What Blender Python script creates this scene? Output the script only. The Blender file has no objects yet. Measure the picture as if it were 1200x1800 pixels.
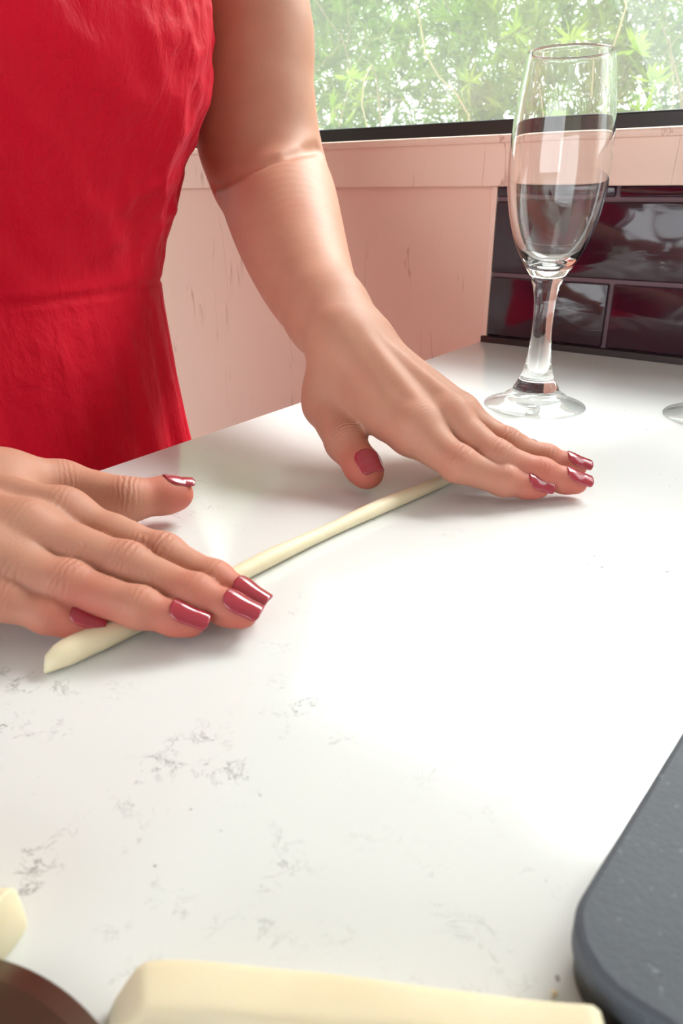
import bpy, bmesh, math, random
import numpy as np
from mathutils import Vector, Matrix
random.seed(7); rng = np.random.default_rng(7)
SC = bpy.context.scene; COL = SC.collection
Z0 = 0.90                       # height of the counter top; the scene is laid out relative to it

# ------------------------------------------------------------------ camera
F_PX, PITCH, YAW, CAM_H = 1300.0, math.radians(23.2), math.radians(35.4), 0.15
cam_d = bpy.data.cameras.new('camera'); cam = bpy.data.objects.new('camera', cam_d); COL.objects.link(cam)
cam.location = (0, 0, Z0 + CAM_H)
cam.rotation_euler = (math.pi/2 - PITCH, 0, YAW)
cam_d.sensor_fit = 'VERTICAL'; cam_d.sensor_height = 36.0; cam_d.sensor_width = 24.0
cam_d.lens = F_PX/1800*36.0; cam_d.clip_start = 0.01
SC.camera = cam
cam_d.dof.use_dof = True; cam_d.dof.focus_distance = 0.43; cam_d.dof.aperture_fstop = 18.0
# ------------------------------------------------------------------ world, sun, daylight, exposure
SC.view_settings.view_transform = 'Standard'; SC.view_settings.look = 'None'
SC.view_settings.exposure = 0.65; SC.view_settings.gamma = 1.0; SC.view_settings.use_curve_mapping = False
W = bpy.data.worlds.new('sky'); SC.world = W; W.use_nodes = True
bg = W.node_tree.nodes['Background']; bg.inputs[0].default_value = (0.93, 0.97, 1.0, 1); bg.inputs[1].default_value = 3.0
def lamp(name, kind, energy, color, **kw):
    d = bpy.data.lights.new(name, kind); d.energy = energy; d.color = color
    for k, v in kw.items():
        if k not in ('loc', 'rot'): setattr(d, k, v)
    o = bpy.data.objects.new(name, d); COL.objects.link(o)
    o.location = kw.get('loc', (0, 0, 0)); o.rotation_euler = kw.get('rot', (0, 0, 0)); return o
sun = lamp('hazy_sun_offscreen', 'SUN', 5.2, (1.0, 0.985, 0.97), angle=math.radians(34))
sun.rotation_euler = Vector((-0.10, -0.68, -0.70)).to_track_quat('-Z', 'Y').to_euler()
# the room is lit by this sun and by the open sky alone, through the window and the doorway behind the camera

# ------------------------------------------------------------------ helpers
def obj(name, me, mat=None, parent=None, smooth=False):
    if isinstance(me, bmesh.types.BMesh):
        bm = me; me = bpy.data.meshes.new(name); bm.to_mesh(me); bm.free()
    o = bpy.data.objects.new(name, me); COL.objects.link(o)
    if mat and not me.materials: me.materials.append(mat)
    if parent: o.parent = parent
    if smooth:
        me.polygons.foreach_set('use_smooth', np.ones(len(me.polygons), bool)); me.update()
    return o
def tag(o, label=None, cat=None, group=None, kind=None):
    if label: o['label'] = label
    if cat: o['category'] = cat
    if group: o['group'] = group
    if kind: o['kind'] = kind
    return o
def box(bm, x0, x1, y0, y1, z0, z1, bev=0):
    t = bmesh.new()
    vs = [t.verts.new((x, y, z)) for x in (x0, x1) for y in (y0, y1) for z in (z0, z1)]
    for f in ((0,1,3,2),(4,6,7,5),(0,4,5,1),(2,3,7,6),(0,2,6,4),(1,5,7,3)): t.faces.new([vs[i] for i in f])
    if bev: bmesh.ops.bevel(t, geom=t.edges[:], offset=bev, segments=2, affect='EDGES', profile=0.5)
    m = bpy.data.meshes.new('t'); t.to_mesh(m); t.free(); bm.from_mesh(m); bpy.data.meshes.remove(m)
    return bm
def boxes(*a, bev=0):
    bm = bmesh.new()
    for q in a: box(bm, *q, bev=bev)
    return bm
def lathe(bm, prof, seg=64, c=(0, 0, 0)):
    rings = []
    for r, z in prof:
        if r < 1e-6: rings.append([bm.verts.new((c[0], c[1], c[2]+z))])
        else: rings.append([bm.verts.new((c[0]+r*math.cos(2*math.pi*i/seg), c[1]+r*math.sin(2*math.pi*i/seg), c[2]+z)) for i in range(seg)])
    for a, b in zip(rings, rings[1:]):
        for i in range(seg):
            j = (i+1) % seg
            if len(a) == 1 and len(b) > 1: bm.faces.new((a[0], b[j], b[i]))
            elif len(b) == 1 and len(a) > 1: bm.faces.new((a[i], a[j], b[0]))
            elif len(a) > 1: bm.faces.new((a[i], a[j], b[j], b[i]))
    return bm
def grid_mesh(name, P, closed_u=False, cap=False):
    """P: (nu, nv, 3) points -> quad mesh; closed_u wraps the second index."""
    nu, nv = P.shape[:2]; idx = np.arange(nu*nv).reshape(nu, nv)
    nxt = np.roll(idx, -1, 1) if closed_u else idx[:, 1:]
    cur = idx if closed_u else idx[:, :-1]
    q = np.stack([cur[:-1], nxt[:-1], nxt[1:], cur[1:]], -1).reshape(-1, 4)
    faces = q.tolist()
    if cap: faces += [idx[0][::-1].tolist(), idx[-1].tolist()]
    me = bpy.data.meshes.new(name); me.from_pydata(P.reshape(-1, 3).tolist(), [], faces); me.update()
    return me
def smoothnoise(p, seed=0):
    """cheap value noise for numpy points (N,3)"""
    i = np.floor(p).astype(np.int64); f = p - i; f = f*f*(3-2*f); out = 0
    for dx in (0, 1):
        for dy in (0, 1):
            for dz in (0, 1):
                n = (i[:, 0]+dx)*374761393 + (i[:, 1]+dy)*668265263 + (i[:, 2]+dz)*2147483647 + seed*974711
                n = (n ^ (n >> 13)) * 1274126177; n = (n ^ (n >> 16)) & 0xffff
                w = (f[:, 0] if dx else 1-f[:, 0])*(f[:, 1] if dy else 1-f[:, 1])*(f[:, 2] if dz else 1-f[:, 2])
                out = out + w*(n/65535.0)
    return out

# ------------------------------------------------------------------ materials
def srgb(r, g, b):
    f = lambda c: (c/255/12.92) if c <= 10 else ((c/255+0.055)/1.055)**2.4
    return (f(r), f(g), f(b), 1)
class NT:
    def __init__(s, name):
        s.m = bpy.data.materials.new(name); s.m.use_nodes = True; s.t = s.m.node_tree
        s.b = s.t.nodes['Principled BSDF']; s.out = s.t.nodes['Material Output']
    def n(s, typ, **kw):
        nd = s.t.nodes.new(typ)
        for k, v in kw.items():
            if k.startswith('i_'):
                key = k[2:]; key = int(key) if key.isdigit() else key.replace('_', ' ')
                nd.inputs[key].default_value = v
            else: setattr(nd, k, v)
        return nd
    def l(s, a, b): s.t.links.new(a, b)
    def coords(s, scale=(1, 1, 1), src='Object', rot=(0, 0, 0)):
        tc = s.n('ShaderNodeTexCoord'); mp = s.n('ShaderNodeMapping'); mp.inputs['Scale'].default_value = scale
        mp.inputs['Rotation'].default_value = rot
        s.l(tc.outputs[src], mp.inputs[0]); return mp.outputs[0]
    def noise(s, co, scale, detail=3, rough=0.5, dist=0):
        nd = s.n('ShaderNodeTexNoise', i_Scale=scale, i_Detail=detail, i_Roughness=rough, i_Distortion=dist); s.l(co, nd.inputs['Vector']); return nd.outputs['Fac']
    def ramp(s, fac, stops):
        r = s.n('ShaderNodeValToRGB'); e = r.color_ramp.elements
        while len(e) < len(stops): e.new(0.5)
        for k, (p, c) in enumerate(stops):
            e[k].position = p; e[k].color = c if len(c) == 4 else (*c, 1)
        s.l(fac, r.inputs[0]); return r.outputs[0]
    def math(s, op, a, b=None, clamp=False):
        nd = s.n('ShaderNodeMath', operation=op, use_clamp=clamp)
        for k, v in enumerate((a, b)):
            if v is None: continue
            if isinstance(v, (int, float)): nd.inputs[k].default_value = v
            else: s.l(v, nd.inputs[k])
        return nd.outputs[0]
    def mix(s, fac, a, b):
        nd = s.n('ShaderNodeMix', data_type='RGBA')
        for sock, v in ((nd.inputs[0], fac), (nd.inputs[6], a), (nd.inputs[7], b)):
            if isinstance(v, (int, float)): sock.default_value = v
            elif isinstance(v, tuple): sock.default_value = v
            else: s.l(v, sock)
        return nd.outputs[2]
    def bump(s, height, strength=0.3, dist=0.001, normal=None):
        nd = s.n('ShaderNodeBump', i_Strength=strength, i_Distance=dist); s.l(height, nd.inputs['Height'])
        if normal is not None: s.l(normal, nd.inputs['Normal'])
        s.l(nd.outputs[0], s.b.inputs['Normal']); return nd.outputs[0]
    def set(s, **kw):
        for k, v in kw.items():
            sock = s.b.inputs[k.replace('_', ' ')]
            if isinstance(v, (int, float, tuple)): sock.default_value = v
            else: s.l(v, sock)
        return s
BW = ((0, 0, 0, 1), (1, 1, 1, 1))

def mat_quartz():
    s = NT('white_quartz'); co = s.coords()
    n1 = s.noise(co, 48, 6, 0.65, 0.7); n2 = s.noise(co, 105, 5, 0.6, 0.8)
    v1 = s.ramp(s.math('ABSOLUTE', s.math('SUBTRACT', n1, 0.5)), [(0.0, BW[1]), (0.010, BW[0])])
    v2 = s.ramp(s.math('ABSOLUTE', s.math('SUBTRACT', n2, 0.52)), [(0.0, BW[1]), (0.016, BW[0])])
    pm = s.ramp(s.noise(co, 62, 3, 0.6), [(0.53, BW[0]), (0.62, BW[1])])         # broken into short marks
    # veining runs in drifts: one along the left half of the slab
    sep = s.n('ShaderNodeSeparateXYZ'); s.l(co, sep.inputs[0])
    drift = s.math('ADD', s.math('MULTIPLY', sep.outputs[1], -1.6), s.math('MULTIPLY', sep.outputs[0], -1.0))      # thins out towards the window end
    big = s.ramp(s.math('ADD', s.noise(co, 11, 2, 0.5), drift), [(0.33, BW[0]), (0.52, BW[1])])
    veins = s.math('MULTIPLY', s.math('MULTIPLY', s.math('MAXIMUM', v1, s.math('MULTIPLY', v2, 0.45)), pm), big)
    speck = s.ramp(s.noise(co, 330, 1, 0.4), [(0.765, BW[0]), (0.80, BW[1])])
    speck = s.math('MULTIPLY', speck, s.ramp(s.noise(co, 20, 1), [(0.5, BW[0]), (0.62, BW[1])]))
    fac = s.math('MULTIPLY', s.math('MAXIMUM', veins, s.math('MULTIPLY', speck, 0.8)), 0.80, True)
    base = s.mix(s.noise(co, 14, 3), srgb(230, 234, 235), srgb(238, 240, 240))
    s.set(Base_Color=s.mix(fac, base, srgb(66, 68, 72)), Roughness=0.13, IOR=1.52)
    return s.m
def mat_pink(name, c1, c2, cracks=True):
    s = NT(name); co = s.coords()
    col = s.mix(s.noise(co, 5, 4), srgb(*c1), srgb(*c2))
    if cracks:
        st = s.coords((1.0, 1.0, 0.085)); n = s.noise(st, 55, 2, 0.5, 0.2)
        line = s.ramp(s.math('ABSOLUTE', s.math('SUBTRACT', n, 0.5)), [(0.0, BW[1]), (0.010, BW[0])])
        patch = s.ramp(s.noise(s.coords((1, 1, 0.45)), 14, 2), [(0.53, BW[0]), (0.62, BW[1])])
        fac = s.math('MULTIPLY', s.math('MULTIPLY', line, patch), 0.6)
        col = s.mix(fac, col, srgb(150, 92, 70))
    s.set(Base_Color=col, Roughness=0.42)
    s.bump(s.noise(s.coords((1, 1, 0.2)), 60, 4), 0.25, 0.002)
    return s.m
def mat_plain(name, rgb, rough=0.5, noise_amt=0.12, scale=30, metal=0.0, bump=0.0, **kw):
    s = NT(name); co = s.coords(); c = srgb(*rgb)
    d = tuple(min(1, x*(1-noise_amt)) for x in c[:3])+(1,); e = tuple(min(1, x*(1+noise_amt)) for x in c[:3])+(1,)
    s.set(Base_Color=s.mix(s.noise(co, scale, 4), d, e), Roughness=rough, Metallic=metal, **kw)
    if bump: s.bump(s.noise(co, scale*4, 4), bump, 0.001)
    return s.m
def mat_tile():
    s = NT('aubergine_tile'); co = s.coords()
    s.set(Base_Color=s.mix(s.noise(co, 12, 4), srgb(40, 14, 30), srgb(58, 30, 46)), Roughness=0.10, IOR=1.5, Coat_Weight=0.25)
    s.bump(s.noise(s.coords((1, 1, 2.2)), 16, 2, 0.4, 0.8), 0.28, 0.006)
    return s.m
def mat_glass():
    s = NT('clear_glass'); co = s.coords()
    s.set(Base_Color=(0.985, 0.995, 0.99, 1), Transmission_Weight=1.0, Roughness=s.ramp(s.noise(co, 200, 2), [(0.70, BW[0]), (0.8, (0.04, 0.04, 0.04, 1))]), IOR=1.47)
    return s.m
def mat_thinglass():
    s = NT('thin_clear_glass'); co = s.coords()
    tr = s.n('ShaderNodeBsdfTransparent'); tr.inputs[0].default_value = (0.985, 0.99, 0.985, 1)
    gl = s.n('ShaderNodeBsdfGlossy'); s.l(s.ramp(s.noise(co, 200, 2), [(0.4, (0.01,)*3), (0.8, (0.05,)*3)]), gl.inputs['Roughness'])
    lw = s.n('ShaderNodeLayerWeight', i_Blend=0.5); m = s.n('ShaderNodeMixShader'); s.l(s.math('ADD', s.math('MULTIPLY', s.math('POWER', lw.outputs['Facing'], 3.0), 0.75), 0.06), m.inputs[0]); s.l(tr.outputs[0], m.inputs[1]); s.l(gl.outputs[0], m.inputs[2]); s.l(m.outputs[0], s.out.inputs[0])
    return s.m
def mat_pane():
    s = NT('dusty_window_glass'); co = s.coords()
    tr = s.n('ShaderNodeBsdfTransparent'); tr.inputs[0].default_value = (0.97, 0.99, 0.97, 1)
    tl = s.n('ShaderNodeBsdfTranslucent'); tl.inputs[0].default_value = (0.95, 0.97, 0.94, 1)
    gl = s.n('ShaderNodeBsdfGlossy'); gl.inputs['Roughness'].default_value = 0.02
    dust = s.ramp(s.noise(co, 3.2, 4, 0.6), [(0.25, (0.035,)*3), (0.8, (0.12,)*3)])
    spots = s.ramp(s.noise(co, 75, 1, 0.3), [(0.75, (0, 0, 0)), (0.79, (0.4,)*3)])
    m1 = s.n('ShaderNodeMixShader'); s.l(s.math('MAXIMUM', dust, spots), m1.inputs[0]); s.l(tr.outputs[0], m1.inputs[1]); s.l(tl.outputs[0], m1.inputs[2])
    lw = s.n('ShaderNodeLayerWeight', i_Blend=0.5); m2 = s.n('ShaderNodeMixShader'); s.l(s.math('ADD', s.math('MULTIPLY', s.math('POWER', lw.outputs['Facing'], 5.0), 0.7), 0.03), m2.inputs[0])
    s.l(m1.outputs[0], m2.inputs[1]); s.l(gl.outputs[0], m2.inputs[2]); s.l(m2.outputs[0], s.out.inputs[0])
    return s.m
def mat_skin():
    s = NT('skin'); co = s.coords()
    at = s.n('ShaderNodeAttribute', attribute_name='flush'); cs = s.n('ShaderNodeAttribute', attribute_name='crease_s'); cm = s.n('ShaderNodeAttribute', attribute_name='crease_m')
    base = s.mix(s.noise(co, 45, 5, 0.6), srgb(190, 135, 113), srgb(205, 152, 129))
    fl = s.math('ADD', s.math('MULTIPLY', at.outputs['Fac'], 0.85), s.math('MULTIPLY', s.math('SUBTRACT', s.noise(co, 28, 3), 0.5), 0.35), True)
    col = s.mix(fl, base, srgb(200, 84, 76))
    wav = s.math('SINE', s.math('ADD', s.math('MULTIPLY', cs.outputs['Fac'], 2.6), s.math('MULTIPLY', s.noise(co, 200, 3), 9.0)))
    cr = s.math('MULTIPLY', wav, cm.outputs['Fac'])
    s.set(Base_Color=col, Roughness=0.55, Subsurface_Weight=0.35, Subsurface_Radius=(0.010, 0.0035, 0.0018), Subsurface_Scale=1.0, Specular_IOR_Level=0.3)
    hgt = s.math('ADD', s.math('MULTIPLY', cr, 0.6), s.math('MULTIPLY', s.noise(co, 900, 3), 0.22))
    s.bump(hgt, 0.5, 0.0009)
    return s.m
def mat_dress():
    s = NT('red_linen'); co = s.coords()
    col = s.mix(s.ramp(s.noise(s.coords((1, 1, 0.35)), 26, 5, 0.65), [(0.3, BW[0]), (0.75, BW[1])]), srgb(209, 8, 40), srgb(215, 12, 44))
    s.set(Base_Color=col, Roughness=0.62, Sheen_Weight=0.20, Sheen_Roughness=0.4, Sheen_Tint=(1.0, 0.32, 0.42, 1), Specular_IOR_Level=0.15)
    w2 = s.noise(s.coords((1, 1, 0.06)), 420, 2)
    b1 = s.bump(s.math('ADD', s.math('MULTIPLY', s.noise(s.coords((.06, .06, 1)), 420, 2), 0.8), w2), 0.22, 0.0006)
    b2 = s.n('ShaderNodeBump', i_Strength=0.85, i_Distance=0.007); s.l(s.noise(s.coords((1, 1, 0.55)), 38, 5, 0.58, 0.2), b2.inputs['Height']); s.l(b1, b2.inputs['Normal'])
    s.l(b2.outputs[0], s.b.inputs['Normal'])
    return s.m
def mat_dough():
    s = NT('pale_dough'); co = s.coords()
    s.set(Base_Color=s.mix(s.noise(co, 60, 4), srgb(240, 224, 188), srgb(247, 236, 208)), Roughness=0.5, Subsurface_Weight=0.3,
          Subsurface_Radius=(0.006, 0.004, 0.002), Subsurface_Scale=1.0)
    s.bump(s.noise(co, 190, 4), 0.25, 0.001); return s.m
def mat_board():
    s = NT('matt_slate_grey'); co = s.coords()
    sp = s.ramp(s.noise(co, 420, 2), [(0.66, BW[0]), (0.78, BW[1])])
    col = s.mix(sp, s.mix(s.noise(co, 40, 5, 0.6), srgb(70, 76, 86), srgb(92, 98, 108)), srgb(120, 126, 132))
    s.set(Base_Color=col, Roughness=0.62); s.bump(s.noise(co, 700, 3), 0.3, 0.0006); return s.m
def mat_leaf(name, c1, c2):
    s = NT(name); co = s.coords()
    col = s.mix(s.ramp(s.noise(co, 22, 3, .6), [(.32, BW[0]), (.68, BW[1])]), srgb(*c1), srgb(*c2))
    tl = s.n('ShaderNodeBsdfTranslucent'); s.l(col, tl.inputs[0]); s.set(Base_Color=col, Roughness=0.5)
    mx = s.n('ShaderNodeMixShader'); mx.inputs[0].default_value = 0.4; s.l(s.b.outputs[0], mx.inputs[1]); s.l(tl.outputs[0], mx.inputs[2]); s.l(mx.outputs[0], s.out.inputs[0])
    return s.m
def mat_steel():
    s = NT('dark_steel'); co = s.coords()
    fl = s.ramp(s.noise(co, 430, 2), [(0.70, BW[0]), (0.74, BW[1])]); fl = s.math('MULTIPLY', fl, s.ramp(s.noise(co, 70, 2), [(0.5, BW[0]), (0.6, BW[1])]))
    s.set(Base_Color=s.mix(fl, s.mix(s.noise(co, 30, 3), srgb(104, 90, 80), srgb(128, 112, 98)), srgb(232, 222, 200)),
          Metallic=s.math('SUBTRACT', 1.0, fl), Roughness=0.34); return s.m

M = dict(quartz=mat_quartz(), pink=mat_pink('pink_painted_panel', (240, 205, 188), (244, 212, 196)),
         pinktrim=mat_pink('pink_painted_trim', (243, 212, 196), (246, 218, 204), True), tile=mat_tile(),
         grout=mat_plain('mauve_grout', (128, 104, 112), 0.8), black=mat_plain('black_window_frame', (24, 23, 24), 0.45),
         silicone=mat_plain('dark_sealant', (40, 26, 28), 0.4), white=mat_plain('white_ceiling_paint', (236, 234, 230), 0.7, 0.03),
         cream=mat_plain('cream_wall_paint', (236, 234, 230), 0.7, 0.03), floor=mat_plain('pale_grey_floor', (176, 174, 170), 0.45, 0.08, 12),
         cab=mat_plain('white_cabinet_paint', (226, 224, 220), 0.4, 0.03), chrome=mat_plain('brushed_handle', (190, 190, 190), 0.3, 0.05, metal=1.0),
         glass=mat_glass(), thinglass=mat_thinglass(), pane=mat_pane(), skin=mat_skin(), dress=mat_dress(), dough=mat_dough(), board=mat_board(),
         under=mat_plain('black_rubber_base', (26, 30, 30), 0.35, 0.2, 200, bump=0.3),
         nail=mat_plain('rose_nail_polish', (168, 50, 66), 0.16, 0.08, 300, Coat_Weight=0.6), steel=mat_steel(),
         leaf=mat_leaf('bush_leaf', (74, 118, 22), (142, 184, 54)), newleaf=mat_leaf('young_leaf', (140, 190, 36), (176, 210, 64)),
         twig=mat_plain('pale_twig', (172, 164, 124), 0.7), soil=mat_plain('garden_soil', (92, 88, 66), 0.9, 0.3, 8),
         hair=mat_plain('brown_hair', (74, 48, 34), 0.5, 0.3, 60), handle=mat_plain('black_handle', (30, 29, 30), 0.4))

# ------------------------------------------------------------------ the room
def struct(name, bm, m, parent=None):
    o = obj(name, bm, m, parent)
    if parent is None: o['kind'] = 'structure'
    return o
WY = 0.7718                     # front face of the pink wall panelling
XL, XR, YF = -2.2, 2.0, -2.4
WX0, WX1, WZ0, WZ1 = -1.7, 1.3, Z0+0.207, Z0+0.735
TX = -0.3515                    # where the panelling ends and the tiles begin
struct('floor', boxes((XL-.1, XR+.1, YF-.1, WY+.13, -0.1, 0)), M['floor'])
struct('ceiling', boxes((XL-.1, XR+.1, YF-.1, WY+.13, 2.45, 2.55)), M['white'])
struct('wall_back', boxes((XL, TX, WY, WY+.12, 0, WZ0-.012), (TX, XR, WY+.008, WY+.12, 0, WZ0-.012), (XL, WX0, WY, WY+.12, WZ0-.012, 2.45),
                          (WX1, XR, WY, WY+.12, WZ0-.012, 2.45), (WX0, WX1, WY, WY+.12, WZ1, 2.45)), M['pink'])
struct('wall_left', boxes((XL-.1, XL, YF, WY+.12, 0, 2.45)), M['cream'])
struct('wall_right', boxes((XR, XR+.1, YF, WY+.12, 0, 2.45)), M['cream'])
struct('wall_front', boxes((XL, -1.5, YF-.1, YF, 0, 2.45), (1.1, XR, YF-.1, YF, 0, 2.45), (-1.5, 1.1, YF-.1, YF, 2.1, 2.45)), M['cream'])
# window apron board and sill ledge
struct('trim_1', boxes((WX0-.05, WX1+.05, WY-.010, WY+.004, Z0+0.158, Z0+0.1985), bev=.0012), M['pinktrim'])
struct('trim_2', boxes((WX0-.06, WX1+.06, WY-.014, WY+.125, Z0+0.1975, Z0+0.2055), bev=.003), M['pinktrim'])
struct('trim_3', boxes((TX-.005, TX+.001, WY-.0015, WY+.006, Z0-.04, Z0+0.158), bev=.0006), M['pinktrim'])
# window: black frame, dusty panes
win = obj('window_1', boxes((WX0, WX1, WY+.030, WY+.062, Z0+0.2055, Z0+0.2225), (WX0, WX1, WY+.030, WY+.062, WZ1-.03, WZ1+.002),
                            (WX0, WX0+.03, WY+.030, WY+.062, WZ0, WZ1), (WX1-.03, WX1, WY+.030, WY+.062, WZ0, WZ1), bev=.002), M['black']); win['kind'] = 'structure'
for x0, x1 in ((WX0+.03, WX1-.03),):
    obj('pane', boxes((x0, x1, WY+.044, WY+.0445, Z0+.2225, WZ1-.03)), M['pane'], win)
# tiled splashback
sb = struct('wall_splashback', boxes((TX+.001, XR, WY+.002, WY+.009, Z0-.02, Z0+.159)), M['grout'])
TL, G = 0.300, 0.0042
def tile_piece(x0, x1, z0, z1):
    obj('tile', boxes((x0, x1, WY-.0022, WY+.004, z0, z1), bev=.0016), M['tile'], sb, True)
rows = [(Z0+.0075, Z0+.0695, -0.222), (Z0+.0737, Z0+.1440, -0.072), (Z0+.1482, Z0+.1585, -0.228)]
for z0, z1, j in rows:
    xs = [TX+.0015, j-G/2]
    while True:
        tile_piece(xs[0], xs[1], z0, z1)
        if xs[1] >= XR-.01: break
        xs = [xs[1]+G, min(xs[1]+G+TL, XR-.002)]
struct('trim_4', boxes((TX-.004, XR, WY-.006, WY+.003, Z0-.0005, Z0+.0068), bev=.001), M['silicone'])

# ------------------------------------------------------------------ counter and cabinets
CX0, CX1, CY0 = -0.357, 1.15, -0.70
ct = obj('countertop', boxes((CX0, CX1, CY0, WY-.0005, Z0-.04, Z0), bev=.0018), M['quartz'])
tag(ct, 'white quartz countertop with fine grey veining below the window', 'countertop')
cx = -0.30
for k, (y0, y1) in enumerate(((-0.66, 0.05), (0.055, 0.765))):
    e = bpy.data.objects.new('base_cabinet', None); COL.objects.link(e); e.location = (0, y0, 0)
    tag(e, ['white base cabinet under the counter, away from the window wall', 'white base cabinet under the counter, against the window wall'][k], 'cabinet', 'base cabinets')
    L = y1-y0
    obj('body', boxes((cx, CX1-.05, 0, L, .10, Z0-.04)), M['cab'], e)
    obj('plinth', boxes((cx+.05, CX1-.1, 0.002, L-.002, 0, .10)), M['handle'], e)
    for a in (0, 1):
        dr = obj('door', boxes((cx-.018, cx, .003+a*L/2, L/2-.003+a*L/2, .11, Z0-.05), bev=.002), M['cab'], e)
        obj('handle', boxes((cx-.036, cx-.018, L/2-.05+a*.085, L/2-.04+a*.085, .62, .76), bev=.003), M['chrome'], dr)

# ------------------------------------------------------------------ champagne flutes
FOOT = [(0, .0095), (.010, .0090), (.018, .0070), (.026, .0040), (.033, .0016), (.0372, .0004), (.0384, .0012), (.0380, .0026), (.0362, .0036), (.034, .0044), (.0275, .0066), (.0240, .0078), (.0232, .0094), (.0222, .0104), (.0196, .0112), (.0190, .0124), (.0172, .0132), (0, .0134)]
STEM = [(0, .0133), (.0168, .0134), (.0174, .0145), (.0165, .0162), (.0157, .0176), (.0142, .0200), (.0112, .0265), (.0092, .035), (.0079, .046), (.0072, .058), (.0071, .070),
        (.0078, .080), (.0092, .0885), (.0118, .0952), (.0112, .0958), (0, .0958)]
BOWL = [(0, .0957), (.0114, .0957), (.0124, .0962), (.0172, .1035), (.0225, .1125), (.0268, .1225), (.0302, .134), (.0327, .147), (.0341, .160), (.0345, .172),
        (.0338, .188), (.0322, .205), (.0300, .221), (.0280, .2335), (.0276, .2352), (.0270, .2357), (.0265, .2350),
        (.0268, .2333), (.0288, .2205), (.0309, .205), (.0325, .188), (.0332, .172), (.0328, .160), (.0313, .147), (.0288, .1345), (.0253, .1235), (.0208, .1145), (.0150, .1075), (.0080, .1040), (0, .1030)]
FB = (-0.2012, 0.539)
def flute(loc, label, src=None):
    e = bpy.data.objects.new('champagne_flute', None); COL.objects.link(e); e.location = loc
    tag(e, label, 'glass', 'flutes on the counter')
    for nm, prof, mt in (('bowl', BOWL, M['glass']), ('stem', STEM, M['glass']), ('foot', FOOT, M['thinglass'])):
        if src: o = next(c for c in src.children if c.name.startswith(nm)).copy(); COL.objects.link(o); o.parent = e; continue
        g = lathe(bmesh.new(), prof, 72); bmesh.ops.recalc_face_normals(g, faces=g.faces)
        o = obj(nm, g, mt, e, True); sm = o.modifiers.new('round', 'SUBSURF'); sm.levels = 1; sm.render_levels = 1
    return e
fl = flute((FB[0], FB[1], Z0), 'empty champagne flute standing between the fingertips and the dark tiles')
flute((-0.0786, 0.5837, Z0), 'champagne flute of which only the edge of the foot shows', fl)

# ------------------------------------------------------------------ the person: signed distance surface
def fine_chain(P, n=6):
    """subdivide a list of (point, radius) along a Catmull-Rom curve"""
    Q = np.array([np.append(a, b) for a, b in P]); Q = np.vstack([2*Q[0]-Q[1], Q, 2*Q[-1]-Q[-2]]); out = []
    for i in range(1, len(Q)-2):
        for t in np.arange(n)/n:
            a, b, c, d = Q[i-1:i+3]; out.append(.5*(2*b+(c-a)*t+(2*a-5*b+4*c-d)*t*t+(3*b-a-3*c+d)*t**3))
    out.append(Q[-2]); return [(p[:3], q[:3], p[3], q[3]) for p, q in zip(out, out[1:])]
class Prim:
    """tapered capsules joined smoothly"""
    def __init__(s, segs, k, margin=0.03):
        s.segs = [(np.array(a, float), np.array(b, float), ra, rb) for a, b, ra, rb in segs]; s.k = k
        P = np.array([q for a, b, _, _ in s.segs for q in (a, b)]); s.c = (P.min(0)+P.max(0))/2
        s.r = max(np.linalg.norm(P-s.c, axis=1))+max(max(a[2], a[3]) for a in s.segs); s.margin = margin
    def raw(s, p):
        d = None
        for a, b, ra, rb in s.segs:
            ba = b-a; L2 = ba@ba; pa = p-a
            t = np.clip((pa@ba)/L2, 0, 1) if L2 > 0 else np.zeros(len(p))
            q = pa-t[:, None]*ba; v = np.sqrt((q*q).sum(1))-(ra+(rb-ra)*t)
            d = v if d is None else smin(d, v, s.k)
        return d
    def __call__(s, p):
        e = np.sqrt(((p-s.c)**2).sum(1))-s.r; m = e < s.margin
        out = np.maximum(e, s.margin)
        if m.any(): out[m] = s.raw(p[m])
        return out
def smin(a, b, k):
    if k <= 0: return np.minimum(a, b)
    hh = np.maximum(k-np.abs(a-b), 0)/k
    return np.minimum(a, b)-hh*hh*k*0.25
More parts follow.
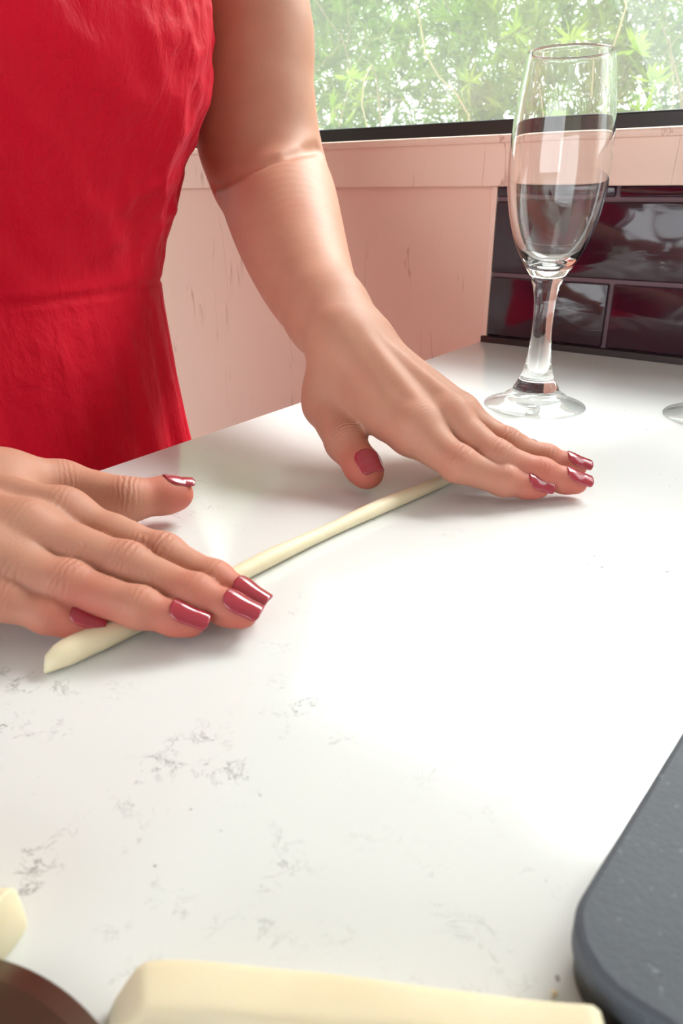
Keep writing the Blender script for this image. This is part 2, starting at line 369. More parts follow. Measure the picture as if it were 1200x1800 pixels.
def surface(f, lo, hi, h, NB=8):
    lo = np.array(lo); hi = np.array(hi); B = h*NB
    nb = np.ceil((hi-lo)/B).astype(int)
    g = np.stack(np.meshgrid(*[np.arange(n) for n in nb], indexing='ij'), -1).reshape(-1, 3)
    act = np.concatenate([np.abs(f(lo+(c+0.5)*B)) for c in np.array_split(g, max(1, len(g)//200000))]) < B*1.25
    g = g[act]; r = np.arange(NB+1); off = np.stack(np.meshgrid(r, r, r, indexing='ij'), -1).reshape(-1, 3)
    DIM = nb*NB+2; keyf = lambda c: (c[:, 0]*DIM[1]+c[:, 1])*DIM[2]+c[:, 2]
    cells, vals = [], []
    cc = np.stack(np.meshgrid(r[:-1], r[:-1], r[:-1], indexing='ij'), -1).reshape(-1, 3)
    for part in np.array_split(g, max(1, len(g)//400)):
        idx = part[:, None, :]*NB+off[None]
        v = f(lo+idx.reshape(-1, 3)*h).reshape(len(part), NB+1, NB+1, NB+1)
        s8 = np.stack([v[:, a:NB+a, b:NB+b, c:NB+c] for a in (0, 1) for b in (0, 1) for c in (0, 1)], -1).reshape(len(part), -1, 8)
        neg = (s8 < 0).sum(-1); m = (neg > 0) & (neg < 8); bi, ci = np.nonzero(m)
        cells.append(part[bi]*NB+cc[ci]); vals.append(s8[bi, ci])
    cells = np.concatenate(cells); vals = np.concatenate(vals)
    key = keyf(cells); o = np.argsort(key); key = key[o]; cells = cells[o]; vals = vals[o]
    corner = np.array([(a, b, c) for a in (0, 1) for b in (0, 1) for c in (0, 1)], float)
    acc = np.zeros((len(cells), 3)); cnt = np.zeros(len(cells))
    for i in range(8):
        for j in range(i+1, 8):
            if abs(corner[i]-corner[j]).sum() != 1: continue
            m = (vals[:, i] < 0) != (vals[:, j] < 0); t = vals[m, i]/(vals[m, i]-vals[m, j])
            acc[m] += corner[i]+t[:, None]*(corner[j]-corner[i]); cnt[m] += 1
    V = lo+(cells+acc/cnt[:, None])*h
    quads = []
    for ax, ci in ((0, 4), (1, 2), (2, 1)):
        m = (vals[:, 0] < 0) != (vals[:, ci] < 0); c = cells[m]; inside0 = vals[m, 0] < 0
        u, w = [(1, 2), (2, 0), (0, 1)][ax]; q = []; ok = np.ones(len(c), bool)
        for du, dw in ((-1, -1), (0, -1), (0, 0), (-1, 0)):
            n = c.copy(); n[:, u] += du; n[:, w] += dw; k = keyf(n); p = np.searchsorted(key, k); p = np.minimum(p, len(key)-1)
            ok &= key[p] == k; q.append(p)
        q = np.stack(q, 1)[ok]; fl_ = ~inside0[ok]; q[fl_] = q[fl_][:, ::-1]; quads.append(q)
    for _ in range(2):
        d = f(V); e = h*0.4; gr = np.stack([f(V+np.eye(3)[i]*e)-f(V-np.eye(3)[i]*e) for i in range(3)], 1)/(2*e)
        n2 = np.maximum((gr*gr).sum(1), 0.2); V = V-np.clip(d/n2, -h, h)[:, None]*gr
    return V, np.concatenate(quads)

A = lambda *q: np.array(q, float)
CAMP = A(0, 0, CAM_H)
def ray(px, py):
    """direction of a photo pixel in the room"""
    cp, sp, cy, sy = math.cos(PITCH), math.sin(PITCH), math.cos(YAW), math.sin(YAW)
    fw = A(-sy*cp, cy*cp, -sp); ri = A(cy, sy, 0); up = A(-sy*sp, cy*sp, cp)
    d = fw*F_PX+ri*(px-600)+up*(900-py); return d/np.linalg.norm(d)
def unit(v): return v/np.linalg.norm(v)
# joints, metres relative to the counter top: wrist, then MCP, PIP, DIP, tip of every finger
LH = dict(wrist=A(-.2575, .3690, .0700), elbow=A(-.436, .4990, .1660), shoulder=A(-.520, .486, .400),
          index=[A(-.1910, .3380, .0340), A(-.1620, .3330, .0205), A(-.1405, .3445, .0125), A(-.1262, .3570, .0080)],
          middle=[A(-.1810, .3560, .0360), A(-.1490, .3510, .0210), A(-.1275, .3625, .0135), A(-.1120, .3740, .0085)],
          ring=[A(-.1840, .3740, .0330), A(-.1545, .3760, .0210), A(-.1350, .3875, .0135), A(-.1200, .3985, .0090)],
          little=[A(-.1950, .3910, .0270), A(-.1720, .3970, .0180), A(-.1590, .4045, .0120), A(-.1475, .4120, .0082)],
          thumb=[A(-.2600, .3500, .0330), A(-.2310, .3290, .0210), A(-.2070, .3150, .0120)], cmc=A(-.2590, .3610, .0540), s=1.0,
          rt=(.0128, .0113, .0092))
RH = dict(wrist=A(-.3170, .1080, .0480), elbow=A(-.500, .005, .1700), shoulder=A(-.520, .114, .400),
          index=[A(-.2500, .1575, .0300), A(-.2100, .1730, .0180), A(-.1866, .1773, .0125), A(-.1700, .1806, .0080)],
          middle=[A(-.2450, .1378, .0325), A(-.2110, .1560, .0205), A(-.1830, .1640, .0135), A(-.1660, .1708, .0085)],
          ring=[A(-.2450, .1200, .0300), A(-.2180, .1355, .0195), A(-.1930, .1460, .0135), A(-.1770, .1554, .0085)],
          little=[A(-.2480, .1045, .0240), A(-.2300, .1175, .0180), A(-.2166, .1249, .0125), A(-.2065, .1333, .0080)],
          thumb=[A(-.2985, .1900, .0225), A(-.2720, .2065, .0165), A(-.2625, .2290, .0145)], cmc=A(-.3110, .1390, .0400), s=0.93,
          rt=(.0118, .0104, .0082))
RAD = dict(index=(.0105, .0093, .0078, .0058), middle=(.0106, .0094, .0079, .0060), ring=(.0100, .0089, .0075, .0057), little=(.0090, .0077, .0065, .0050))
FN = ('index', 'middle', 'ring', 'little')
def build_hand(Hd):
    s = Hd['s']; fingers = []; w = Hd['wrist']; lat = unit(Hd['little'][0]-Hd['index'][0]); ax = unit(Hd['middle'][0]-w); up = unit(np.cross(ax, lat)); up = up if up[2] > 0 else -up
    for n in FN:
        J = Hd[n]; R = [r*s for r in RAD[n]]; segs = [(J[i], J[i+1], R[i], R[i+1]) for i in range(3)]
        for i, rr in ((1, .85), (2, .82)):
            segs.append((J[i]+up*R[i]*.22, J[i]+up*R[i]*.22+ax*1e-4, R[i]*rr, R[i]*rr))
        dd = unit(J[3]-J[2]); pulp = J[3]-dd*.006-up*.0006
        segs.append((pulp, pulp+dd*1e-4, R[3]*1.08, R[3]*1.08))
        segs.append(((J[0]+J[1])/2-up*.0015, (J[0]*.4+J[1]*.6)-up*.0015, R[0]*.97, R[1]*1.0))   # fleshy underside of the first phalanx
        fingers.append(Prim(segs, .004))
    T = Hd['thumb']; rt = Hd['rt']
    td = unit(T[2]-T[1])
    thumb = Prim([(T[0], T[1], rt[0], rt[1]), (T[1], T[2], rt[1], rt[2]), (T[2]-td*.006, T[2]-td*.0055, rt[2]*1.08, rt[2]*1.08)], .004)
    carp = {n: w+lat*o*s+ax*.012 for n, o in zip(FN, (-.0125, -.005, .004, .0105))}
    segs = []
    for n, ra, rb in zip(FN, (.0145, .0142, .0136, .0128), (.0120, .0120, .0114, .0104)):
        segs.append((carp[n]-up*.002, Hd[n][0]-up*.0015, ra*s, rb*s))
    mi = (Hd['middle'][0]+Hd['ring'][0])/2
    segs += [(carp['little']-up*.006+lat*.004*s, Hd['little'][0]-up*.006-ax*.012, .0145*s, .0115*s),      # hypothenar
             (carp['index']-up*.004, Hd['cmc']*.5+T[0]*.5-up*.002, .0150*s, .0150*s), (Hd['cmc'], T[0], .0150*s, .0135*s),
             ((Hd['cmc']+T[0])/2, Hd['index'][0]-up*.008-ax*.018, .0105*s, .0105*s),                       # web towards the thumb
             (Hd['index'][0]-up*.005, Hd['little'][0]-up*.005, .0095*s, .0090*s), (w, mi-up*.005, .017*s, .012*s)]
    palm = Prim(segs, .011)
    tend = [Prim([(carp[n]+up*.0115*s, Hd[n][0]+up*(.0092 if n != 'little' else .0082)*s, .0028*s, .0042*s), (Hd[n][0]+up*.0035*s, Hd[n][0]+up*.0036*s, .0102*s, .0102*s)], .003) for n in FN]
    # forearm and upper arm
    e, sh = Hd['elbow'], Hd['shoulder']; fx = unit(w-e)
    L = np.linalg.norm(w-e); pt = lambda t, o=0, v=0: e+(w-e)*t+latf(t)*o+upf*v
    lat_e = unit(np.cross(np.cross(fx, unit(sh-e)), fx)); upf = unit(np.cross(fx, lat)); upf = upf if upf[2] > 0 else -upf
    def latf(t): return unit(lat-fx*(lat@fx))
    if Hd is LH:
        # centre line and half widths of the forearm and upper arm
        D = lambda px, py, dist, hw: (CAMP+ray(px, py)*dist, hw*dist/F_PX)
        Fp = [D(478, 322, .648, 88), D(490, 350, .635, 92), D(506, 402, .592, 90), D(526, 460, .552, 84), D(549, 512, .516, 76), D(580, 557, .484, 66)]
        q = Fp[-1][0]; lw = latf(1)
        wr = Prim([(q-lw*.004, w-lw*.0095, .0200, .0172), (q+lw*.002, w+lw*.0070, .0190, .0150), (w+lw*.0150-fx*.006+upf*.006, w+lw*.0150-fx*.005+upf*.006, .0085, .0085)], .012)
        fa = Prim(fine_chain(Fp), 0); forearm = lambda p: smin(fa(p), wr(p), .018)
        Up = [D(468, 296, .660, 94), D(452, 235, .668, 96), D(445, 150, .676, 92), D(430, 0, .700, 88)]
        upper = Prim(fine_chain(Up+[(sh, .052)]), 0)
        crease = []
        for px, py in ((372, 332), (392, 322), (425, 304), (460, 288), (500, 274), (535, 265), (562, 260)):
            tt = .5; dr = ray(px, py)
            for _ in range(60):
                pp = (CAMP+dr*tt)[None]; tt += float(smin(forearm(pp), upper(pp), .007)[0])*.9
                if tt > .75: break
            crease.append(CAMP+dr*min(tt, .66)-dr*.0006)
        cut = Prim([(a, b, .0036, .0036) for a, b in zip(crease, crease[1:])], .001)
    else:
        fore = [(pt(.02), pt(.28), .0385, .0410), (pt(.28), pt(.62), .0400, .0305), (pt(.62), pt(.86), .0290, .0215),
                (pt(.86, -.0085), pt(1.02, -.0095), .0195, .0170), (pt(.86, .0085), pt(1.02, .0095), .0195, .0165)]
        forearm = Prim(fore, .018); cut = None
    ux = unit(e-sh)
    if Hd is RH: upper = Prim([(sh, sh+(e-sh)*.5, .0520, .0480), (sh+(e-sh)*.5, e+ux*.004, .0480, .0415), (e-fx*.016, e-fx*.014, .0330, .0330)], .02)
    def f(p):
        pl = palm(p)
        for t in tend: pl = smin(pl, t(p), .006)
        d = smin(pl, thumb(p), .0045)
        for fg in fingers: d = np.minimum(d, smin(pl, fg(p), .007))
        a = smin(forearm(p), upper(p), .007)
        if cut is not None: a = -smin(-a, cut(p), .006)
        return smin(d, a, .016)
    return f, up, lat, dict(zip(FN, fingers), thumb=thumb)
Lf, Lup, Llat, Lp = build_hand(LH); Rf, Rup, Rlat, Rp = build_hand(RH)
arms = []
for f, Hd in ((Lf, LH), (Rf, RH)):
    P = np.array([Hd['wrist'], Hd['elbow'], Hd['shoulder'], Hd['cmc']]+[q for n in FN for q in Hd[n]]+Hd['thumb'])
    arms.append(surface(f, P.min(0)-.062, P.max(0)+.062, .0014))
for k, (Hd, (V_, Q_)) in enumerate(zip((LH, RH), arms)):
    fx = unit(Hd['wrist']-Hd['elbow']); wgt = np.clip(-((V_-Hd['wrist'])@fx)/.03-.3, 0, 1)[:, None]*.6
    E_ = np.concatenate([Q_[:, [0, 1]], Q_[:, [1, 2]], Q_[:, [2, 3]], Q_[:, [3, 0]]]); cnt = np.bincount(E_[:, 0], minlength=len(V_)).astype(float)[:, None]
    for _ in range(9):
        av = np.stack([np.bincount(E_[:, 0], V_[E_[:, 1], c], len(V_)) for c in range(3)], 1)/np.maximum(cnt, 1); V_ = V_+(av-V_)*wgt
    arms[k] = (V_, Q_)
# torso, legs, neck, head (coarser; nearly all of it is under the dress or out of frame)
BC = A(-.53, .30)
def body_f():
    c = lambda x, y, z: A(BC[0]+x, BC[1]+y, z)
    torso = [(c(-.01, -.040, .02), c(-.01, -.050, .20), .078, .088), (c(-.01, .040, .02), c(-.01, .050, .20), .078, .088), (c(-.01, -.05, .20), c(.0, -.06, .38), .088, .070), (c(-.01, .05, .20), c(.0, .06, .38), .088, .070),
             (c(.01, 0, .445), c(.01, -.165, .405), .056, .050), (c(.01, 0, .445), c(.01, .165, .405), .056, .050), (c(-.01, -.045, -.08), c(-.01, .045, -.08), .088, .088), (c(.055, -.065, .245), c(.056, -.065, .245), .058, .058), (c(.055, .065, .245), c(.056, .065, .245), .058, .058)]
    for s in (-1, 1):
        torso += [(c(-.005, s*.062, -.12), c(.005, s*.070, -.45), .070, .055), (c(.005, s*.070, -.45), c(-.015, s*.070, -.60), .052, .052), (c(-.015, s*.070, -.60), c(-.02, s*.070, -.83), .050, .034),
                  (c(-.03, s*.070, -.87), c(.11, s*.080, -.882), .028, .018)]
    torso += [(c(.01, 0, .43), c(.045, 0, .54), .056, .052)]
    b = Prim(torso, .03, .1)
    head = Prim([(c(.045, 0, .655), c(.060, 0, .64), .082, .084), (c(.085, 0, .60), c(.098, 0, .565), .062, .042), (c(.112, 0, .552), c(.113, 0, .552), .022, .022),
                 (c(.146, 0, .612), c(.160, 0, .590), .007, .010), (c(.135, -.012, .565), c(.135, .012, .565), .010, .010), (c(.055, -.084, .62), c(.050, -.086, .585), .012, .009), (c(.055, .084, .62), c(.050, .086, .585), .012, .009),
                 (c(.125, -.034, .634), c(.125, -.026, .634), .013, .013), (c(.125, .026, .634), c(.125, .034, .634), .013, .013)], .014, .1)
    return lambda p: smin(b(p), head(p), .02)
bV, bQ = surface(body_f(), (-.72, .04, -.91), (-.30, .56, .78), .006)
Vs = [arms[0][0], arms[1][0], bV]; Qs = [arms[0][1], arms[1][1]+len(Vs[0]), bQ+len(Vs[0])+len(Vs[1])]
V = np.concatenate(Vs); Q = np.concatenate(Qs)
me = bpy.data.meshes.new('person'); me.vertices.add(len(V)); VV = V.copy(); VV[:, 2] += Z0
ORG = A(BC[0], BC[1], 0); VV -= ORG
me.vertices.foreach_set('co', VV.ravel().astype(np.float32))
me.loops.add(Q.size); me.loops.foreach_set('vertex_index', Q.ravel().astype(np.int32)); me.polygons.add(len(Q))
me.polygons.foreach_set('loop_start', (np.arange(len(Q))*4).astype(np.int32)); me.polygons.foreach_set('loop_total', np.full(len(Q), 4, np.int32))
me.update(calc_edges=True); me.validate()
flush = np.zeros(len(V)); cs = np.zeros(len(V)); cm = np.zeros(len(V))
for Hd, up in ((LH, Lup), (RH, Rup)):
    for n in FN+('thumb',):
        J = Hd[n]; tip = J[-1]; ax = unit(J[-1]-J[-2])
        d = np.linalg.norm(V-tip, axis=1); flush = np.maximum(flush, np.exp(-(d/.019)**2)*.80)
        for i, amp in ((0, .22), (1, .62), (2, .22)):
            if i >= len(J)-1: continue
            a = unit(J[i+1]-J[i-1]) if i else unit(J[1]-Hd['wrist']); r = V-J[i]; sd = r@a; dd = np.linalg.norm(r, axis=1)
            side = np.clip((r@up)/.007, 0, 1); near = dd < .016
            m = amp*np.exp(-(sd/.0045)**2)*side*near; better = m > cm; cs[better] = sd[better]*1000; cm = np.maximum(cm, m)
            flush = np.maximum(flush, .30*np.exp(-(dd/.012)**2))
for nm, arr in (('flush', flush), ('crease_s', cs), ('crease_m', cm)):
    at = me.attributes.new(nm, 'FLOAT', 'POINT'); at.data.foreach_set('value', arr.astype(np.float32))
me.materials.append(M['skin'])
person = obj('person', me, None, None, True); person.location = ORG
tag(person, 'person in a sleeveless red dress rolling dough with both palms', 'person')

def child(name, P, mat, closed=False, cap=False, smooth=True, parent=person):
    P = P.copy(); P[..., 2] += Z0; P = P-ORG
    return obj(name, grid_mesh(name, P, closed, cap), mat, parent, smooth)
# nails
TW = dict(index=A(.15, -.45, 0), middle=A(.1, -.22, 0), ring=A(.1, -.18, 0), little=A(0, -.1, 0))
def nail(J, r0, r1, up, roll, L, width, free, f):
    a, b = J[-2], J[-1]; ax = unit(b-a); d = unit(up-ax*(up@ax)); lt = np.cross(ax, d)
    d, lt = d*math.cos(roll)+lt*math.sin(roll), lt*math.cos(roll)-d*math.sin(roll)
    Lp = np.linalg.norm(b-a); s0 = Lp+r1*.75-L; s1 = Lp+r1*.75+free; nu, nv = 22, 11
    top = np.zeros((nu, nv, 3)); bot = np.zeros((nu, nv, 3))
    for i in range(nu):
        u = i/(nu-1); s = s0+(s1-s0)*u
        r = r0+(r1-r0)*min(s/Lp, 1.0)
        q = max(0, (0.38-u)/.38); q2 = max(0, (u-.84)/.16); wid = width*(.30+.70*math.sqrt(max(0, 1-q*q)))*(.55+.45*math.sqrt(max(0, 1-q2*q2)))
        drop = 0 if s < Lp else 0.10*(s-Lp)+6.0*(s-Lp)**2
        for j in range(nv):
            v = (j/(nv-1)*2-1); ph = v*wid/r
            base = a+ax*s
            for arr, ex in ((top, .00055), (bot, -.0006)):
                rr = r+ex
                arr[i, j] = base+d*(rr*math.cos(ph)-drop)+lt*rr*math.sin(ph)
    flat = top.reshape(-1, 3); rel = flat-a; rad = rel-(rel@ax)[:, None]*ax; rad /= np.linalg.norm(rad, axis=1)[:, None]
    for _ in range(4):
        dd = f(flat); push = np.clip(.0005-dd, 0, .004)[:, None]*rad; flat = flat+push; bot += (push.reshape(top.shape))
    top = flat.reshape(top.shape)
    P = np.concatenate([top, bot[:, ::-1]], 1)
    return child('fingernail', P, M['nail'], True, True)
for Hd, hf, up, rolls in ((LH, Lp, Lup, dict(index=0.0, middle=0, ring=0, little=0, thumb=0)), (RH, Rp, Rup, dict(index=0, middle=0, ring=0, little=0, thumb=0))):
    s = Hd['s']
    for n in FN: nail(Hd[n], RAD[n][2]*s, RAD[n][3]*s, unit(up+TW[n]) if Hd is LH else up, 0, .0128*s*(0.85 if n == 'little' else 1), .0056*s*(0.85 if n == 'little' else 1), .0028, hf[n])
    nail(Hd['thumb'], Hd['rt'][1], Hd['rt'][2], unit(up+A(.28, -.62, 0)) if Hd is LH else unit(up+A(-.3, .1, 0)), 0, .0132*s, .0069*s, .0022, hf['thumb'])

# dress
def interp(z, tab):
    t = np.array(tab); return np.interp(z, t[:, 0], t[:, 1])
def smooth_tab(z, tab):
    return sum(w*interp(z+o, tab) for o, w in ((-.02, .12), (-.01, .23), (0, .3), (.01, .23), (.02, .12)))
TA = [(-.50, .150), (-.25, .140), (-.10, .128), (-.03, .121), (.04, .110), (.09, .100), (.125, .108), (.155, .122), (.19, .141), (.215, .160), (.25, .168), (.30, .160), (.36, .128), (.44, .085), (.47, .070)]
TB = [(-.50, .215), (-.25, .180), (-.10, .150), (-.03, .138), (.04, .136), (.09, .137), (.125, .143), (.155, .152), (.19, .163), (.215, .170), (.25, .172), (.30, .168), (.36, .160), (.44, .150), (.47, .120)]
nz, nt = 420, 360
zz = np.linspace(-.50, .462, nz); th = np.linspace(0, 2*np.pi, nt, endpoint=False)
ZZ, TT = np.meshgrid(zz, th, indexing='ij'); a = smooth_tab(ZZ, TA); b = smooth_tab(ZZ, TB)
ct_, st_ = np.cos(TT), np.sin(TT)
e = 0.92; X = a*np.sign(ct_)*np.abs(ct_)**e; Y = b*np.sign(st_)*np.abs(st_)**e
back = np.where(ct_ < 0, .82, 1.0); X = X*back
pts = np.stack([TT.ravel()*3.0, ZZ.ravel()*10, np.zeros(TT.size)], 1)
def nz3(fx, fz, seed, skew=0.0):
    # wraps round the body: sample on a circle
    p = np.stack([np.cos(TT).ravel()*fx, np.sin(TT).ravel()*fx, (ZZ.ravel()*fz+TT.ravel()*0)+0], 1)
    p[:, 0] += skew*ZZ.ravel(); p[:, 1] += skew*ZZ.ravel(); return smoothnoise(p+11.3, seed).reshape(TT.shape)-.5
SEAM = .0885
bod = np.clip((ZZ-SEAM)/.03, 0, 1); skirt = 1-np.clip((ZZ-SEAM+.005)/.01, 0, 1)
fold = (nz3(5, 9, 1, 18)*.008+nz3(11, 16, 2, 34)*.0050+nz3(24, 30, 3, 50)*.0018)*bod
drape = np.abs(np.sin(TT*1.5-.6+ZZ*9+2*nz3(3, 3, 5)))**3*.006*np.exp(-((ZZ-.19)/.07)**2)
ridge = lambda v: (1-np.abs(v)*4).clip(0, 1)**2
fold = fold*.8+(ridge(nz3(4, 7, 21, 16))*.0075+ridge(nz3(9, 12, 22, 28))*.0050)*bod*.7+drape*bod
for _ in range(7):
    fold = .5*fold+.125*(np.roll(fold, 1, 1)+np.roll(fold, -1, 1)+np.vstack([fold[:1], fold[:-1]])+np.vstack([fold[1:], fold[-1:]]))
sk = (nz3(9, 1.5, 7)*.030*np.clip((SEAM-ZZ)/.30, 0, 1)+nz3(14, 4, 8)*.004*np.clip((SEAM-ZZ)/.06, 0, 1))*skirt
seam = -.0016*np.exp(-((ZZ-SEAM)/.0020)**2)+.0006*np.exp(-((ZZ-SEAM-.005)/.004)**2)
R_ = np.sqrt(X*X+Y*Y); k = 1+(fold+sk+seam)/R_
P = np.stack([BC[0]+X*k, BC[1]+Y*k, ZZ], -1)
# armholes and neckline: drop the faces there
dm = grid_mesh('dress', P*1.0, True)
bm = bmesh.new(); bm.from_mesh(dm); bpy.data.meshes.remove(dm)
def cut(v):
    x, y, z = v.co; dy = abs(y-BC[1])
    arm = dy > .095 and ((z-.425)/.125)**2+((x-BC[0])/.090)**2 < 1
    neck = ((z-.475)/.095)**2+(dy/.080)**2 < 1
    return arm or neck
bmesh.ops.delete(bm, geom=[f for f in bm.faces if all(cut(v) for v in f.verts)], context='FACES')
for v in bm.verts: v.co += Vector((-ORG[0], -ORG[1], Z0))
bmesh.ops.recalc_face_normals(bm, faces=bm.faces)
dress = obj('dress', bm, M['dress'], person, True)
sol = dress.modifiers.new('cloth', 'SOLIDIFY'); sol.thickness = .0012; sol.offset = -1
dress['label'] = 'crimson linen sleeveless dress with a waist seam'
# face
def ball(name, c, r3, mat, parent=person):
    u = np.linspace(.02, math.pi-.02, 14)[:, None]; v = np.linspace(0, 2*np.pi, 20, endpoint=False)[None]
    P = np.stack([c[0]+r3[0]*np.sin(u)*np.cos(v), c[1]+r3[1]*np.sin(u)*np.sin(v), c[2]+r3[2]*np.cos(u)*np.ones_like(v)], -1)
    return child(name, P, mat, True, True, True, parent)
M['eye'] = mat_plain('eye_white', (232, 228, 222), 0.2, 0.03); M['iris'] = mat_plain('brown_iris', (62, 40, 26), 0.2); M['lips'] = mat_plain('natural_lips', (176, 88, 82), 0.4)
for sd in (-1, 1):
    ey = ball('eye', (BC[0]+.1275, BC[1]+sd*.031, .633), (.0115, .0125, .0075), M['eye']); ball('iris', (BC[0]+.1365, BC[1]+sd*.031, .632), (.003, .0052, .0052), M['iris'], ey)
    ball('eyebrow', (BC[0]+.132, BC[1]+sd*.032, .653), (.006, .017, .0026), M['hair'])
ball('lips', (BC[0]+.1395, BC[1], .566), (.009, .020, .0068), M['lips'])
# hair
hp = []
for i in range(26):
    v = i/25*math.pi*.62
    hp.append([(BC[0]+.030+.104*math.sin(v)*math.cos(t)*(1.0 if math.cos(t) < .3 else .86), BC[1]+.100*math.sin(v)*math.sin(t), .665+.105*math.cos(v)-.03*max(0, -math.cos(t))*v) for t in np.linspace(0, 2*np.pi, 48, endpoint=False)])
child('hair', np.array(hp), M['hair'], True)

# ------------------------------------------------------------------ dough
def tube_mesh(name, C, ra, rb, seg=20):
    """centre line C (N,3), half width ra, half height rb"""
    N = len(C); P = np.zeros((N, seg, 3)); T = np.gradient(C, axis=0)
    for i in range(N):
        t = unit(T[i]); lt = unit(np.cross(t, A(0, 0, 1))); u = np.cross(lt, t)
        for j in range(seg):
            q = 2*math.pi*j/seg; P[i, j] = C[i]+lt*ra[i]*math.cos(q)+u*rb[i]*math.sin(q)
    P[..., 2] += Z0; return grid_mesh(name, P, True, True)
N = 90; t = np.linspace(0, 1, N)
y = .1125+(.388-.1125)*t; x = -.2035+(.0290)*t**1.1+.0012*np.sin(t*9); rr = .0037+.0003*np.sin(t*21)+.0011*np.exp(-((t-.04)/.10)**2)
end = np.sqrt(np.clip(1-np.clip(1-t/.035, 0, 1)**2, 0.02, 1))*np.sqrt(np.clip(1-np.clip((t-.96)/.04, 0, 1)**2, .02, 1)); ra = rr*end*1.05; rb = rr*end*.92
rope = obj('dough_rope', tube_mesh('dough_rope', np.stack([x, y, rb+.0001], 1), ra, rb), M['dough'], None, True)
tag(rope, 'thin pale dough rope rolled out under both hands', 'dough')
def dough_bar(name, p0, p1, w, hgt, seed, label, tilt=0.0):
    d = unit(A(p1[0]-p0[0], p1[1]-p0[1], 0)); n = A(-d[1], d[0], 0); L = math.hypot(p1[0]-p0[0], p1[1]-p0[1])
    nu, nv = 60, 36; P = np.zeros((nu, nv, 3))
    for i in range(nu):
        u = i/(nu-1); e_ = min(1, 0.86+0.14*math.sin(min(u, 1-u)*40*math.pi/2)) if min(u, 1-u) < .025 else 1.0
        ww = w*(1+.07*math.sin(u*6+seed)+.03*math.sin(u*17+seed)); hh = hgt*(1+.06*math.sin(u*5+1+seed)+.03*math.sin(u*13))
        off = .0022*math.sin(u*3.4+seed)
        for j in range(nv):
            q = 2*math.pi*j/nv; c, s_ = math.cos(q), math.sin(q); ex = .42
            cx_, cz = math.copysign(abs(c)**ex, c), math.copysign(abs(s_)**ex, s_)
            P[i, j] = A(p0[0], p0[1], 0)+d*(u*L+.0015*cz*(1 if u < .5 else -1)*(abs(u-.5)*2)**8)+n*(off+cx_*ww/2*e_*(1+.05*cz))+A(0, 0, hh/2+cz*hh/2*e_+tilt*cx_*.0012*(cz > 0))
    u_ = np.linspace(0, 1, nu)[:, None]; low = 1-np.clip(P[..., 2]/hgt, 0, 1); fr_ = np.clip(.5-((P[..., :2]-A(*p0))@n[:2])/w, 0, 1)
    P += ((1-u_).clip(0, 1)**14*(-.0040*low+.0035*fr_*(1-low)))[..., None]*d          # the cut end leans
    P[..., 2] = np.maximum(P[..., 2], .0001); P[..., 2] += Z0
    o = obj(name, grid_mesh(name, P, True, True), M['dough'], None, True); tag(o, label, 'dough', 'cut dough strips'); return o
dough_bar('dough_strip', (-.0868, .0512), (-.0104, .0994), .0104, .0125, 0.6, 'thick pale dough strip lying against the dark grey board')
dough_bar('dough_strip', (-.1640, .0345), (-.1225, .0480), .0150, .0110, 2.2, 'dough strip beside the round-edged steel blade')

# ------------------------------------------------------------------ dark board
def rounded(x0, x1, y0, y1, r, n=14):
    pts = []
    for cxx, cyy, a0 in ((x1-r, y1-r, 0), (x0+r, y1-r, 90), (x0+r, y0+r, 180), (x1-r, y0+r, 270)):
        for i in range(n+1):
            q = math.radians(a0+90*i/n); pts.append((cxx+r*math.cos(q), cyy+r*math.sin(q)))
    return pts
def slab(name, x0, x1, y0, y1, r, z0, z1, bev, mat, parent, loc):
    bm = bmesh.new(); rings = []
    for zz_, ins in ((z0, bev*.6), (z0+bev*.6, 0), (z1-bev, 0), (z1-bev*.3, bev*.3), (z1, bev)):
        rings.append([bm.verts.new((px, py, zz_)) for px, py in rounded(x0+ins, x1-ins, y0+ins, y1-ins, r-ins)])
    for p, q in zip(rings, rings[1:]):
        for i in range(len(p)): bm.faces.new((p[i], p[(i+1) % len(p)], q[(i+1) % len(p)], q[i]))
    bm.faces.new(rings[0][::-1]); bm.faces.new(rings[-1])
    return obj(name, bm, mat, parent)
be = bpy.data.objects.new('serving_board', None); COL.objects.link(be); be.location = (-.0247, .1040, Z0); be.rotation_euler = (0, 0, math.radians(-4.5))
tag(be, 'dark grey serving board with a rounded corner and black underside', 'board')
slab('board_top', 0, .28, 0, .19, .0165, .0075, .0150, .0016, M['board'], be, None)
slab('board_base', .0012, .2788, .0012, .1888, .0155, .0002, .0078, .0014, M['under'], be, None)

# ------------------------------------------------------------------ round steel blade
ke = bpy.data.objects.new('dough_cutter', None); COL.objects.link(ke); ke.location = (-.0985, .0165, Z0)
tag(ke, 'dark steel dough cutter blade with a curved edge and flour specks', 'cutter')
bm = lathe(bmesh.new(), [(0, .0012), (.028, .0012), (.0320, .0018), (.0322, .0022), (.028, .0030), (0, .0034)], 96)
bmesh.ops.recalc_face_normals(bm, faces=bm.faces); [setattr(v.co, 'x', v.co.x*1.4) for v in bm.verts]; obj('blade', bm, M['steel'], ke, False)
bm = boxes((-.14, -.012, -.011, .011, .0035, .0170), bev=.005); hd = obj('handle', bm, M['handle'], ke, True); hd.rotation_euler = (0, 0, math.radians(62))
# flour crumbs near the board
for i, (px, py, r) in enumerate([(-.0185, .1035, .0012), (-.0205, .1010, .0009), (-.0150, .1005, .0010), (-.0225, .1065, .0008)]):
    b_ = bmesh.new(); bmesh.ops.create_icosphere(b_, subdivisions=1, radius=r)
    for v in b_.verts: v.co *= 1+.25*(random.random()-.5)
    o = obj('dough_crumb', b_, M['dough'], None, True); o.location = (px, py, Z0+r*.8); tag(o, 'tiny dough crumb on the counter beside the dark board', 'crumb', 'dough crumbs by the board')

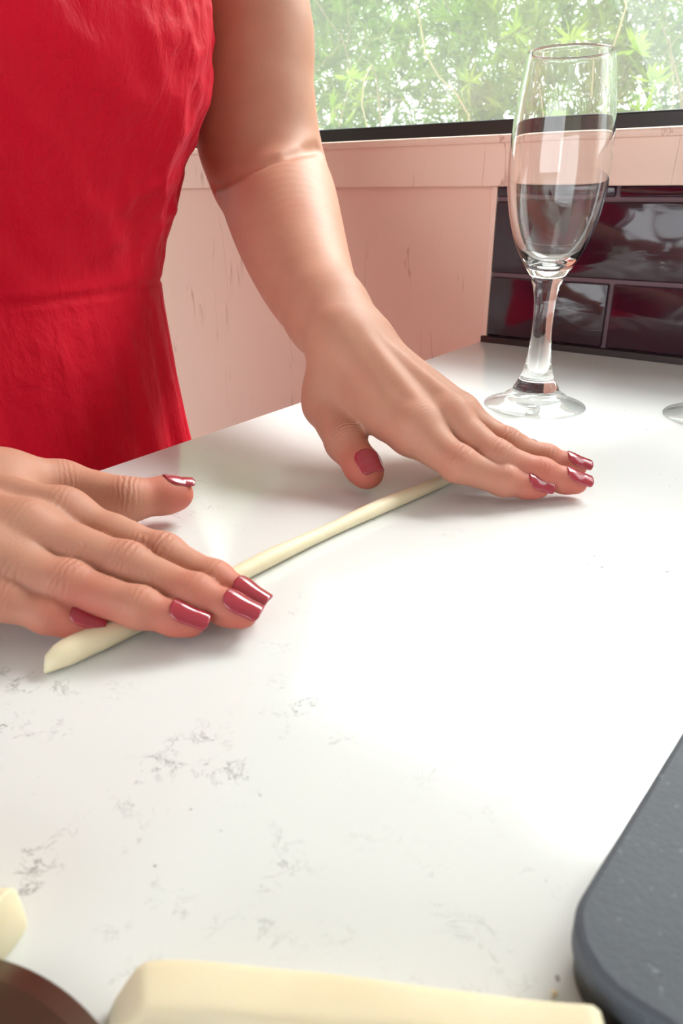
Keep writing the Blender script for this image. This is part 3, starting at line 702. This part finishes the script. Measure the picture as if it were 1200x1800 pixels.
# ------------------------------------------------------------------ outside: bush
struct('ground_outside', boxes((-12, 12, WY+.14, 14.0, -.1, 0.0), (-12, 12, -14.0, YF-.11, -.1, 0.0)), M['soil'])
def bush():
    root = bpy.data.objects.new('garden_bush', None); COL.objects.link(root); root.location = (-1.0, 2.3, 0)
    tag(root, 'tangled green bush growing outside the window', 'bush')
    O = A(-1.0, 2.3, 0)
    def norm(v): return v/np.linalg.norm(v, axis=-1, keepdims=True)
    def leaves(p, d, L, w):
        s_ = norm(np.cross(d, rng.normal(size=d.shape)))*w[:, None]; bend = rng.normal(size=d.shape)*L[:, None]*.12; m = p+d*L[:, None]*.5+bend*.3
        return np.stack([p, m+s_, p+d*L[:, None]+bend, m-s_], 1).reshape(-1, 3)
    n = 25000; fr = rng.random(n) < .5
    p = np.stack([rng.uniform(-3.4, 1.3, n), np.where(fr, rng.uniform(1.75, 2.05, n), rng.uniform(2.05, 3.0, n)), rng.uniform(.55, 1.95, n)], 1)
    p = p[smoothnoise(p*5.0+20, 3)+.25*rng.random(n) > .47]; n = len(p)
    dirn = rng.normal(size=(n, 3)); dirn[:, 2] = np.abs(dirn[:, 2])*.8+.1; dirn = norm(dirn); nl = 12
    d = norm(np.repeat(dirn, nl, 0)+rng.normal(size=(n*nl, 3))*.55); q = np.repeat(p, nl, 0)+np.repeat(dirn, nl, 0)*(.05*rng.random((n*nl, 1)))
    V1 = leaves(q-O, d, rng.uniform(.03, .075, n*nl), rng.uniform(.0022, .0048, n*nl))
    n = 170; p = np.stack([rng.uniform(-3.2, 1.0, n), rng.uniform(1.60, 1.80, n), rng.uniform(.9, 1.75, n)], 1); d = rng.normal(size=(n*18, 3)); d[:, 2] += .5
    V2 = leaves(np.repeat(p, 18, 0)-O, norm(d), rng.uniform(.03, .055, n*18), np.full(n*18, .0042))
    for nm, v, mt in (('foliage', V1, M['leaf']), ('young_shoots', V2, M['newleaf'])):
        nq = len(v)//4; m_ = bpy.data.meshes.new(nm); m_.vertices.add(len(v)); m_.vertices.foreach_set('co', v.ravel().astype(np.float32))
        m_.loops.add(len(v)); m_.loops.foreach_set('vertex_index', np.arange(len(v), dtype=np.int32)); m_.polygons.add(nq)
        m_.polygons.foreach_set('loop_start', (np.arange(nq)*4).astype(np.int32)); m_.polygons.foreach_set('loop_total', np.full(nq, 4, np.int32))
        m_.update(calc_edges=True); o = obj(nm, m_, mt, root); o['kind'] = 'stuff'
    # twigs
    vs, fs = [], []
    for i in range(420):
        p = A(rng.uniform(-3.2, 1.2), rng.uniform(1.65, 2.5), rng.uniform(.0 if i < 40 else .6, 1.5))-A(-1.0, 2.3, 0); d = unit(rng.normal(size=3)*.6+A(0, 0, .8)); r = rng.uniform(.0016, .0034)
        pts_ = [p]
        for q in range(9): d = unit(d+rng.normal(size=3)*.30); p = p+d*.055; pts_.append(p)
        for q, c in enumerate(pts_):
            for w_ in range(4): vs.append(c+A(math.cos(w_*1.57), math.sin(w_*1.57), .2*math.cos(w_))*r*(1-q*.07))
        n = len(vs)-len(pts_)*4
        for q in range(len(pts_)-1):
            for w_ in range(4): fs.append((n+q*4+w_, n+q*4+(w_+1) % 4, n+q*4+4+(w_+1) % 4, n+q*4+4+w_))
    m_ = bpy.data.meshes.new('twigs'); m_.from_pydata(np.array(vs).tolist(), [], fs); m_.update(); o = obj('twigs', m_, M['twig'], root); o['kind'] = 'stuff'
bush()
